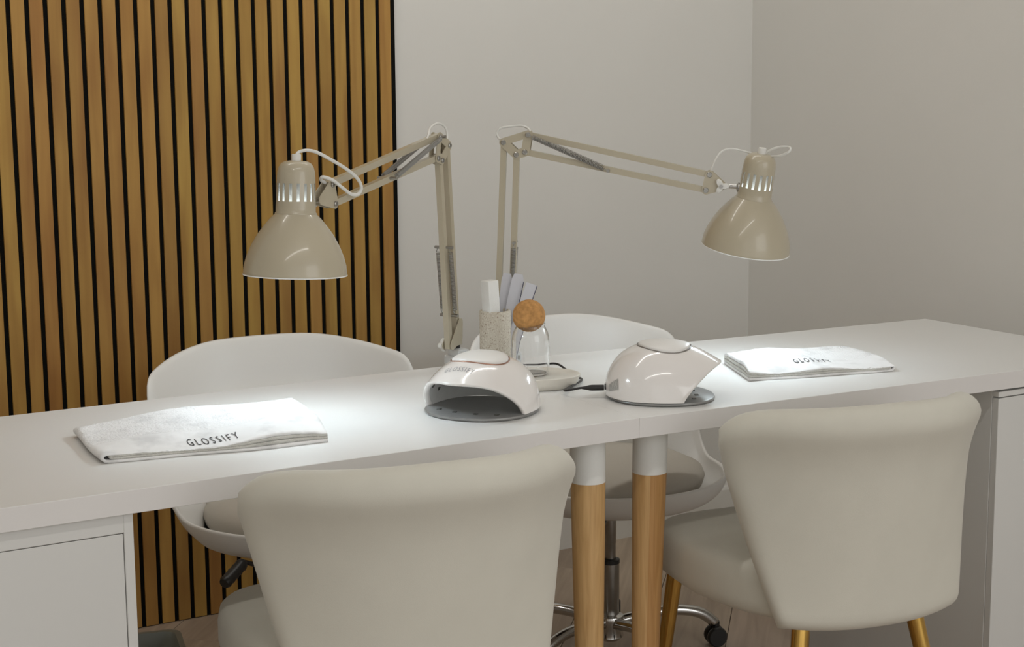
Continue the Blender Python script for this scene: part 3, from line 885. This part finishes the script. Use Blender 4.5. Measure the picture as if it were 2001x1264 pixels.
# ================================================================== LETTERING
def text_mesh(txt, size=1.0, spacing=1.0):
    """returns verts (2D), faces, width, height of set text"""
    cu = bpy.data.curves.new('lettering', 'FONT'); cu.body = txt; cu.size = size; cu.space_character = spacing
    cu.resolution_u = 3
    to = bpy.data.objects.new('lettering', cu); C.objects.link(to)
    dg = bpy.context.evaluated_depsgraph_get(); dg.update()
    me = bpy.data.meshes.new_from_object(to.evaluated_get(dg))
    bpy.data.objects.remove(to, do_unlink=True)
    bm = bmesh.new(); bm.from_mesh(me)
    bmesh.ops.triangulate(bm, faces=bm.faces[:])
    vs = [v.co.xy.copy() for v in bm.verts]; bm.verts.index_update()
    fs = [[v.index for v in f.verts] for f in bm.faces]
    bm.free(); bpy.data.meshes.remove(me)
    x0 = min(v.x for v in vs); x1 = max(v.x for v in vs); y0 = min(v.y for v in vs); y1 = max(v.y for v in vs)
    return [((v.x-x0)/(x1-x0), (v.y-y0)/(y1-y0)) for v in vs], fs

# ================================================================== TOWELS
def towel(label, FL, FR, BR_, BLc, flip, seed, letters, curl):
    """corners on the desk (x, y); folded edge at u=0"""
    cx = (FL[0]+FR[0]+BR_[0]+BLc[0])/4; cy = (FL[1]+FR[1]+BR_[1]+BLc[1])/4
    root = thing('towel', label, 'towel', (cx, cy, deskz(cx)), 0, 'folded towels under the lamps')
    rnd = random.Random(seed)
    ph = [rnd.uniform(0, 6.28) for _ in range(12)]
    def xy(u, v):
        a = (1-u)*(1-v); b = u*(1-v); c = u*v; d = (1-u)*v
        return Vector((a*FL[0]+b*FR[0]+c*BR_[0]+d*BLc[0], a*FL[1]+b*FR[1]+c*BR_[1]+d*BLc[1], 0))
    def pos(u, z, v, k):
        # k: height share 0 (bottom) .. 1 (top)
        vv = v
        wob = 0.5*math.sin(5.1*u+ph[0]+0.9*k)+0.35*math.sin(11*u+ph[1]+1.7*k)
        edge = max(0, 1-v/0.22)
        vv += edge*(0.030*wob - 0.02*(1-k))
        uu = u + 0.012*math.sin(6*v+ph[2]+k)*(1-2*abs(u-0.5)) + 0.010*math.sin(4*v+ph[3])*max(0, 1-u/0.15)
        lift = 1.0 + 0.22*math.sin(4.3*u+ph[4]+2.0*v)*k + 0.24*math.sin(9.3*u+ph[5]-3*v)*k*(1-0.6*v)
        roll = 1.0 - (0.42+0.10*math.sin(7.0*u+ph[6]))*max(0, 1-v/0.26)**1.6*k
        back = 1.0 - 0.25*max(0, (v-0.86)/0.14)**2*k
        fine = 0.0011*noise.noise(Vector((u*22, v*14, seed)))*k + 0.0007*noise.noise(Vector((u*60, v*40, seed+5)))*k
        p = xy(uu, vv)
        zz = z*lift*roll*back + fine + curl*k*max(0, (u-0.80)/0.20)**2*0.004
        w_ = p + Vector((0, 0, max(0.0004, zz)))
        w_.z += deskz(w_.x)-deskz(cx)
        return w_ - Vector((cx, cy, 0))
    NV = 44; NU_ = 60; T = 0.0050
    def fold(name, zb, zt, u0, m):
        # U-shaped sheet, fold at u0, open at u=1; closed cross-section loop (u, z)
        rc = (zt-zb)/2; asp = 0.36
        outer, inner = [], []
        for i in range(NU_+1):
            u = 1-(1-u0)*i/NU_
            outer.append((u, zb-T/2)); inner.append((u, zb+T/2))
        for i in range(1, 12):
            a = -PI/2 - PI*i/12
            ro, ri = rc+T/2, max(0.0004, rc-T/2)
            outer.append((u0+math.cos(a)*ro/asp, zb+rc+math.sin(a)*ro)); inner.append((u0+math.cos(a)*ri/asp, zb+rc+math.sin(a)*ri))
        for i in range(NU_+1):
            u = u0+(1-u0)*i/NU_
            outer.append((u, zt+T/2)); inner.append((u, zt-T/2))
        loop = outer + inner[::-1]; n = len(loop)
        vs, fs, uvs = [], [], []
        for j in range(NV+1):
            v = (j/NV)
            for (u, z) in loop:
                vs.append(pos(u, z, v, min(1, max(0, z/0.0235)))); uvs.append((u, v))
        for j in range(NV):
            for i in range(n):
                k = (i+1) % n
                fs.append((j*n+i, j*n+k, (j+1)*n+k, (j+1)*n+i))
        h = len(outer)
        for j in (0, NV):
            for i in range(h-1):
                a, b = j*n+i, j*n+i+1; c, d = j*n+n-1-(i+1), j*n+n-1-i
                fs.append((a, b, c, d) if j else (d, c, b, a))
        o = mesh_obj(name, vs, fs, m, root, True)
        uvl = o.data.uv_layers.new(name='UVMap')
        for lp in o.data.loops: uvl.data[lp.index].uv = uvs[lp.vertex_index]
        bm = bmesh.new(); bm.from_mesh(o.data); bmesh.ops.recalc_face_normals(bm, faces=bm.faces); bm.to_mesh(o.data); bm.free()
        return o
    fo = fold('outer_fold', 0.0030, 0.0205, 0.012, TERRY)
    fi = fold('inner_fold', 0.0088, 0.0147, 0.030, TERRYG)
    # embroidered letters on the top layer
    (ua, ub, va, vb) = letters
    tv, tf = text_mesh('GLOSSIFY', 1.0, 1.45)
    vs = []
    for x, y in tv:
        u = ua+(ub-ua)*x; v = va+(vb-va)*y
        p = pos(u, 0.0205+T/2, v, 1.0)
        vs.append(p + Vector((0, -0.0003, 0.0010)))
    mesh_obj('lettering', vs, tf, INK, fo)['label'] = 'black embroidered lettering GLOSSIFY'.replace(' GLOSSIFY', '')
    return root
towel('white terry towel with black lettering under the left lamp', (-0.850, 0.172), (-0.512, 0.122), (-0.455, 0.405), (-0.836, 0.378), False, 3, (0.375, 0.605, 0.055, 0.150), 0.0)
towel('white terry towel under the right lamp, behind the right nail lamp', (0.685, 0.118), (0.372, 0.170), (0.450, 0.342), (0.735, 0.322), True, 11, (0.64, 0.37, 0.15, 0.255), 1.0)

# ================================================================== NAIL LAMPS
HP = [(0, .012), (.004, .032), (.012, .050), (.025, .067), (.045, .081), (.065, .0885), (.1, .0925), (.14, .0885), (.165, .0810), (.190, .0680), (.207, .0580)]
def dev_h(s):
    s = max(0, min(.207, s))
    for i in range(len(HP)-1):
        if s <= HP[i+1][0]:
            x0, y0 = HP[i]; x1, y1 = HP[i+1]
            m = lambda k: ((HP[min(k+1, len(HP)-1)][1]-HP[max(k-1, 0)][1])/(HP[min(k+1, len(HP)-1)][0]-HP[max(k-1, 0)][0]))
            t = (s-x0)/(x1-x0); d = x1-x0
            return (2*t**3-3*t*t+1)*y0+(t**3-2*t*t+t)*d*m(i)+(-2*t**3+3*t*t)*y1+(t**3-t*t)*d*m(i+1)
    return HP[-1][1]
def dev_w(s):
    if s < .105: return .097*(1-abs(1-max(0, s)/.105)**2.5)**(1/2.1)
    return .097*(1-.16*((s-.105)/.085)**2)
def dev_front(th): return .124 + .080*math.sin(th)**1.2
def dev_pt(s, th, k=1.0, z0=.0068):
    e = .88 + .20*max(0, min(1, (s-.06)/.10))
    c, sn = math.cos(th), math.sin(th)
    return Vector((s-.1, -dev_w(s)*k*math.copysign(abs(c)**e, c), z0+dev_h(s)*k*abs(sn)**e))
def dev_n(s, th):
    a = dev_pt(s+.001, th)-dev_pt(s-.001, th); b = dev_pt(s, th+.01)-dev_pt(s, th-.01)
    n = b.cross(a).normalized()
    return n if n.dot(dev_pt(s, th)-Vector((0, 0, 0.02))) > 0 else -n
def nail_lamp(label, loc, rz, trim, lettering, sticker):
    root = thing('nail_lamp', label, 'nail lamp', loc, rz, 'white nail lamps on the desk')
    NTh, NS_ = 56, 30
    vs, fs = [], []
    for j in range(NTh+1):
        th = PI*j/NTh
        for i in range(NS_+1):
            s = 0.0006+(dev_front(th)-0.0006)*(i/NS_)**1.7
            vs.append(dev_pt(s, th))
    W_ = NS_+1
    for j in range(NTh):
        for i in range(NS_):
            fs.append((j*W_+i, j*W_+i+1, (j+1)*W_+i+1, (j+1)*W_+i))
    # rounded lip turning into the opening
    base = len(vs)
    lips = [(0.985, 0.0020), (0.950, 0.0022), (0.915, 0.0004), (0.895, -0.004)]
    for j in range(NTh+1):
        th = PI*j/NTh; sf = dev_front(th)
        for (k, ds) in lips: vs.append(dev_pt(sf, th, k)+Vector((ds, 0, 0)))
    n = len(lips)
    for j in range(NTh):
        for i in range(-1, n-1):
            a = j*W_+NS_ if i < 0 else base+j*n+i; b = base+j*n+i+1
            c = base+(j+1)*n+i+1; d = (j+1)*W_+NS_ if i < 0 else base+(j+1)*n+i
            fs.append((a, b, c, d))
    sh = mesh_obj('housing', vs, fs, GLOSSW, root, True)
    bm = bmesh.new(); bm.from_mesh(sh.data); bmesh.ops.remove_doubles(bm, verts=bm.verts, dist=1e-5); bmesh.ops.recalc_face_normals(bm, faces=bm.faces); bm.to_mesh(sh.data); bm.free()
    vs, fs = [], []
    for j in range(NTh+1):
        th = PI*j/NTh
        for i in range(NS_+1):
            s = 0.010+(dev_front(th)-0.0045-0.010)*(i/NS_)**1.5
            vs.append(dev_pt(s, th, 0.89))
    for j in range(NTh):
        for i in range(NS_):
            fs.append((j*W_+i, j*W_+i+1, (j+1)*W_+i+1, (j+1)*W_+i))
    fs.append(tuple(j*W_ for j in range(NTh+1)))
    ln = mesh_obj('reflector', vs, fs, LINER, root, True)
    def led(name, s, th, parent, k=.885):
        p = dev_pt(s, th, k); nn = -dev_n(s, th)
        F = frame_z(p, p+nn*0.01)
        bm = bmesh.new(); add_box(bm, -.0032, .0032, -.0032, .0032, -.0004, .0014, .0006, 1, F)
        return bm_obj(name, bm, LEDM, parent)
    for th in (0.30, 0.62, 0.95, 1.3, 1.65, 2.0, 2.35, 2.7):
        led('led', dev_front(th)*0.72, th, ln)
    for th in (0.5, 0.85, 1.2, 1.6, 1.95, 2.3, 2.6):
        led('led', dev_front(th)*0.87, th, ln)
    for th in (0.45, 0.9, 1.4, 1.9, 2.4, 2.75):
        led('led', dev_front(th)*0.45, th, ln)
    # mirror base plate
    bm = bmesh.new()
    def out(r, z):
        return [bm.verts.new((0.0-0.001+ (0.0955*r)*math.copysign(abs(math.cos(2*PI*j/72))**.92, math.cos(2*PI*j/72)), 0.0965*r*math.copysign(abs(math.sin(2*PI*j/72))**.92, math.sin(2*PI*j/72)), z)) for j in range(72)]
    rr = [out(.955, .0004), out(.985, .0012), out(1.0, .0035), out(.99, .0058), out(.97, .0066)]
    for a, b in zip(rr[:-1], rr[1:]):
        for j in range(72): bm.faces.new((a[j], a[(j+1) % 72], b[(j+1) % 72], b[j]))
    bm.faces.new(rr[0]); bm.faces.new(rr[-1])
    pl = autosmooth(bm_obj('base_plate', bm, PLATE, root), 35)
    for x, y in ((.050, -.055), (.060, -.020), (.060, .020), (.050, .055)):
        bm = bmesh.new(); add_box(bm, x-.0035, x+.0035, y-.0035, y+.0035, .0062, .0082, .0005, 1)
        bm_obj('led', bm, LEDM, pl)
    # oval button on top and its trim ring
    def top(s, y, dz=0):
        k = min(.999, abs(y)/dev_w(s)); e = .88 + .20*max(0, min(1, (s-.06)/.10))
        return Vector((s-.1, y, .0068+dev_h(s)*(1-k**(2/e))**(e/2)+dz))
    n = 56
    bm = bmesh.new()
    c0 = bm.verts.new(top(.104, 0, .0050)); prev = None
    for r, dz in ((.3, .0049), (.6, .0046), (.85, .0042), (.95, .0038), (.99, .0030), (1.0, .0006)):
        ring = [bm.verts.new(top(.104+.046*r*math.cos(2*PI*j/n), .049*r*math.sin(2*PI*j/n), dz)) for j in range(n)]
        for j in range(n):
            k = (j+1) % n
            if prev is None: bm.faces.new((c0, ring[j], ring[k]))
            else: bm.faces.new((prev[j], ring[j], ring[k], prev[k]))
        prev = ring
    bt = bm_obj('top_button', bm, PADW, root, True)
    pts = [top(.104+.0475*math.cos(2*PI*j/n), .0505*math.sin(2*PI*j/n), .0006) for j in range(n)]
    bm = bmesh.new(); add_tube(bm, pts+pts[:2], .0011, 6, False)
    bm_obj('trim_ring', bm, trim, bt, True)
    if lettering:
        tv, tf = text_mesh('GLOSSIFY', 1.0, 1.35)
        (y0, y1, s0, s1) = lettering
        mesh_obj('lettering', [top(s0+(s1-s0)*y, y0+(y1-y0)*x, .0005) for x, y in tv], tf, PRINT, sh)
    if sticker:
        (sa, sb, ta, tb) = sticker; vs, fs = [], []
        for i in range(7):
            for j in range(7):
                s = sa+(sb-sa)*i/6; th = ta+(tb-ta)*j/6
                vs.append(dev_pt(s, th)+dev_n(s, th)*.0006)
        for i in range(6):
            for j in range(6): fs.append((i*7+j, (i+1)*7+j, (i+1)*7+j+1, i*7+j+1))
        mesh_obj('rating_sticker', vs, fs, STICK, sh, True)['label'] = 'small silver sticker'
    # dc socket at the back
    bm = bmesh.new(); add_rod(bm, (-.1008, 0, .019), (-.0965, 0, .019), .0055, None, 16)
    autosmooth(bm_obj('power_socket', bm, BLACKP, sh), 40)
    return root
nail_lamp('white nail lamp on the left, its dark arched opening turned to the camera', (-0.190, 0.196, HD), rad(212), ROSE, (-0.030, 0.024, 0.178, 0.167), None)
nail_lamp('white nail lamp seen from its side, with a silver sticker, beside the right towel', (0.141, 0.132, deskz(0.141)), rad(-28), GREYTRIM, None, (0.004, 0.017, 0.26, 0.62)).rotation_euler = (Matrix.Rotation(-TILT, 4, 'Y') @ Matrix.Rotation(rad(-28), 4, 'Z')).to_euler()

# ================================================================== THINGS BY THE LAMP FEET
def dish():
    n = 64
    bm = bmesh.new()
    prof = [(0.84, 0.0004), (0.885, 0.002), (0.93, 0.010), (0.985, 0.0195), (0.99, 0.0220), (0.975, 0.0230), (0.95, 0.0228), (0.93, 0.0216), (0.10, 0.0214)]
    rings = []
    for r, z in prof:
        rings.append([bm.verts.new((0.088*r*math.cos(2*PI*j/n), 0.066*r*math.sin(2*PI*j/n), z)) for j in range(n)])
    for a, b in zip(rings[:-1], rings[1:]):
        for j in range(n): bm.faces.new((a[j], a[(j+1) % n], b[(j+1) % n], b[j]))
    bm.faces.new(rings[0]); bm.faces.new(rings[-1])
    o = bm_obj('tray', bm, TRAYM); o.location = (0.000, 0.335, HD); o.rotation_euler = (0, 0, rad(-31))
    autosmooth(o, 45)
    return tag(o, 'low oval cream plaster stand under the glass jar', 'stand')
dish()

def jar():
    z0 = HD+0.0218
    root = thing('glass_jar', 'clear glass jar closed with a cork ball', 'jar', (-0.004, 0.337, z0))
    out = [(0.0005, 0.0), (0.025, 0.0), (0.0310, 0.002), (0.0338, 0.007), (0.0345, 0.018), (0.0345, 0.062), (0.0340, 0.070), (0.0320, 0.078), (0.0285, 0.085), (0.0265, 0.089), (0.0262, 0.092), (0.0270, 0.0945)]
    inn = [(0.0258, 0.0945), (0.0250, 0.092), (0.0252, 0.0885), (0.0270, 0.084), (0.0303, 0.0772), (0.0323, 0.0695), (0.0328, 0.062), (0.0328, 0.018), (0.0322, 0.008), (0.029, 0.0026), (0.0005, 0.0020)]
    bm = bmesh.new(); add_lathe(bm, out+inn, 56)
    autosmooth(bm_obj('glass_body', bm, GLASS, root), 50)
    bm = bmesh.new()
    bmesh.ops.create_uvsphere(bm, u_segments=40, v_segments=24, radius=0.0300)
    for v in bm.verts:
        v.co *= 1+0.008*noise.noise(v.co*60)
    bm_obj('cork_ball', bm, CORK, root, True, (-0.003, 0, 0.1085))
    return root
jar()

def cup():
    root = thing('speckled_cup', 'tall speckled stone cup holding white block and leaflets', 'cup', (0.010, 0.487, HD+0.0004))
    R_, H = 0.0300, 0.1205
    out = [(0.0005, 0), (R_-0.003, 0), (R_, 0.003), (R_, H-0.002), (R_-0.001, H), (R_-0.004, H), (R_-0.005, H-0.002), (R_-0.005, 0.006), (0.0005, 0.006)]
    bm = bmesh.new(); add_lathe(bm, out, 48)
    autosmooth(bm_obj('cup_body', bm, STONE, root), 45)
cup()
cz = HD+0.0068
def put(name, bm, m, loc, rot, label, cat, parent=None):
    o = bm_obj(name, bm, m, None); o.location = loc; o.rotation_euler = rot
    autosmooth(o, 40)
    return tag(o, label, cat)
bm = bmesh.new(); add_box(bm, -0.0125, 0.0125, -0.0125, 0.0125, 0.0, 0.172, 0.0018, 2)
put('nail_buffer', bm, FOAM, (0.0020, 0.4775, cz+0.0008), (rad(-2.0), rad(-2.0), rad(8)), 'white foam buffer block standing in the speckled cup', 'nail buffer')

def leaflet(label, loc, rot, wd, ht, shape):
    root = thing('leaflet', label, 'leaflet', loc); root.rotation_euler = rot
    root['group'] = 'leaflets in the speckled cup'
    bm = bmesh.new()
    if shape == 'tag':
        out = [(-wd/2, 0), (wd/2, 0), (wd/2, ht*0.93), (wd*0.30, ht), (-wd*0.36, ht), (-wd/2, ht*0.94)]
    else:
        out = [(-wd/2, 0), (wd/2, 0), (wd/2, ht), (-wd/2, ht)]
    plate_mesh(bm, out, None, -0.0004, 0.0004)
    cdn = bm_obj('card_sheet', bm, CARD, root)
    bm = bmesh.new()
    random.seed(int(ht*1e4))
    y = ht*0.52
    for k in range(3):
        L_ = wd*random.uniform(0.10, 0.3)
        add_box(bm, -wd*0.22+0.003*k, -wd*0.22+0.0012+0.003*k, -0.0007, -0.0004, y, y+L_*1.6)
    bm_obj('printed_lines', bm, CARDE, cdn)
    bm = bmesh.new()
    add_box(bm, wd/2-0.0011, wd/2+0.0003, -0.00065, 0.00065, 0, ht*(0.93 if shape == 'tag' else 1))
    bm_obj('navy_edge', bm, CARDE, cdn)
    return root
leaflet('pale leaflet standing upright in the speckled cup, leftmost of three', (0.0185, 0.4990, cz+0.0012), (rad(-4), rad(7), rad(-38)), 0.021, 0.182, 'tag')
leaflet('pale leaflet with clipped corners in the speckled cup, middle of three', (0.0225, 0.4930, cz+0.0012), (rad(-2), rad(12), rad(-36)), 0.024, 0.184, 'tag')
leaflet('pale leaflet with a navy edge leaning right out of the speckled cup', (0.0250, 0.4840, cz+0.0012), (rad(2), rad(19), rad(-30)), 0.022, 0.172, 'flat')

# power cable of the right nail lamp
cb = thing('power_cable', 'black power cable running over the tray to the right nail lamp', 'cable', (0.06, 0.30, HD))
pk = lambda p: Vector(p)-Vector((0.06, 0.30, HD))
fd = Vector((math.cos(rad(-28)), math.sin(rad(-28)), 0))
sock = Vector((0.141, 0.132, deskz(0.141)+0.0186)) - fd*0.1012
pend = sock - fd*0.0005
pst = sock - fd*0.028
pts = [(0.040, 0.6035, HD-0.16), (0.040, 0.6035, HD-0.02), (0.041, 0.6005, HD+0.0026), (0.055, 0.565, HD+0.0026), (0.075, 0.525, HD+0.0026), (0.100, 0.478, HD+0.007), (0.116, 0.440, HD+0.0135), (0.116, 0.405, HD+0.0085), (0.108, 0.365, HD+0.0026), (0.097, 0.320, HD+0.0026), tuple(pst-fd*0.030+Vector((0, 0.024, -0.008))), tuple(pst-fd*0.014), tuple(pst)]
tube('cord', [pk(p) for p in pts], 0.0021, BLACKP, cb, 8, 8)
bm = bmesh.new(); F = frame_z(pk(pst-fd*0.012), pk(pend)); L_ = 0.012+0.0275
add_lathe(bm, [(0.0022, 0), (0.0032, 0.006), (0.0050, 0.014), (0.0054, 0.018), (0.0054, L_-0.0004)], 14, F, True, True)
autosmooth(bm_obj('plug', bm, BLACKP, cb), 45)

# storage bin on the floor by the slats
bn = thing('storage_bin', 'grey plastic storage bin on the floor by the wooden slats', 'bin', (-0.615, 1.090, 0.0), rad(-14))
bm = bmesh.new()
def rrect(hx, hy, r, z, n=6):
    o = []
    for (sx, sy, a0) in ((1, 1, 0), (-1, 1, PI/2), (-1, -1, PI), (1, -1, 1.5*PI)):
        for i in range(n+1):
            a = a0+PI/2*i/n
            o.append(bm.verts.new((sx*(hx-r)+r*math.cos(a), sy*(hy-r)+r*math.sin(a), z)))
    return o
rs = [rrect(.150, .090, .02, .0006), rrect(.158, .098, .022, .004), rrect(.178, .112, .026, .096), rrect(.188, .122, .03, .097), rrect(.188, .122, .03, .100), rrect(.176, .110, .026, .100), rrect(.156, .096, .022, .006)]
for a, b in zip(rs[:-1], rs[1:]):
    for j in range(len(a)): bm.faces.new((a[j], a[(j+1) % len(a)], b[(j+1) % len(a)], b[j]))
bm.faces.new(rs[0]); bm.faces.new(rs[-1])
autosmooth(bm_obj('tub', bm, BINM, bn), 45)
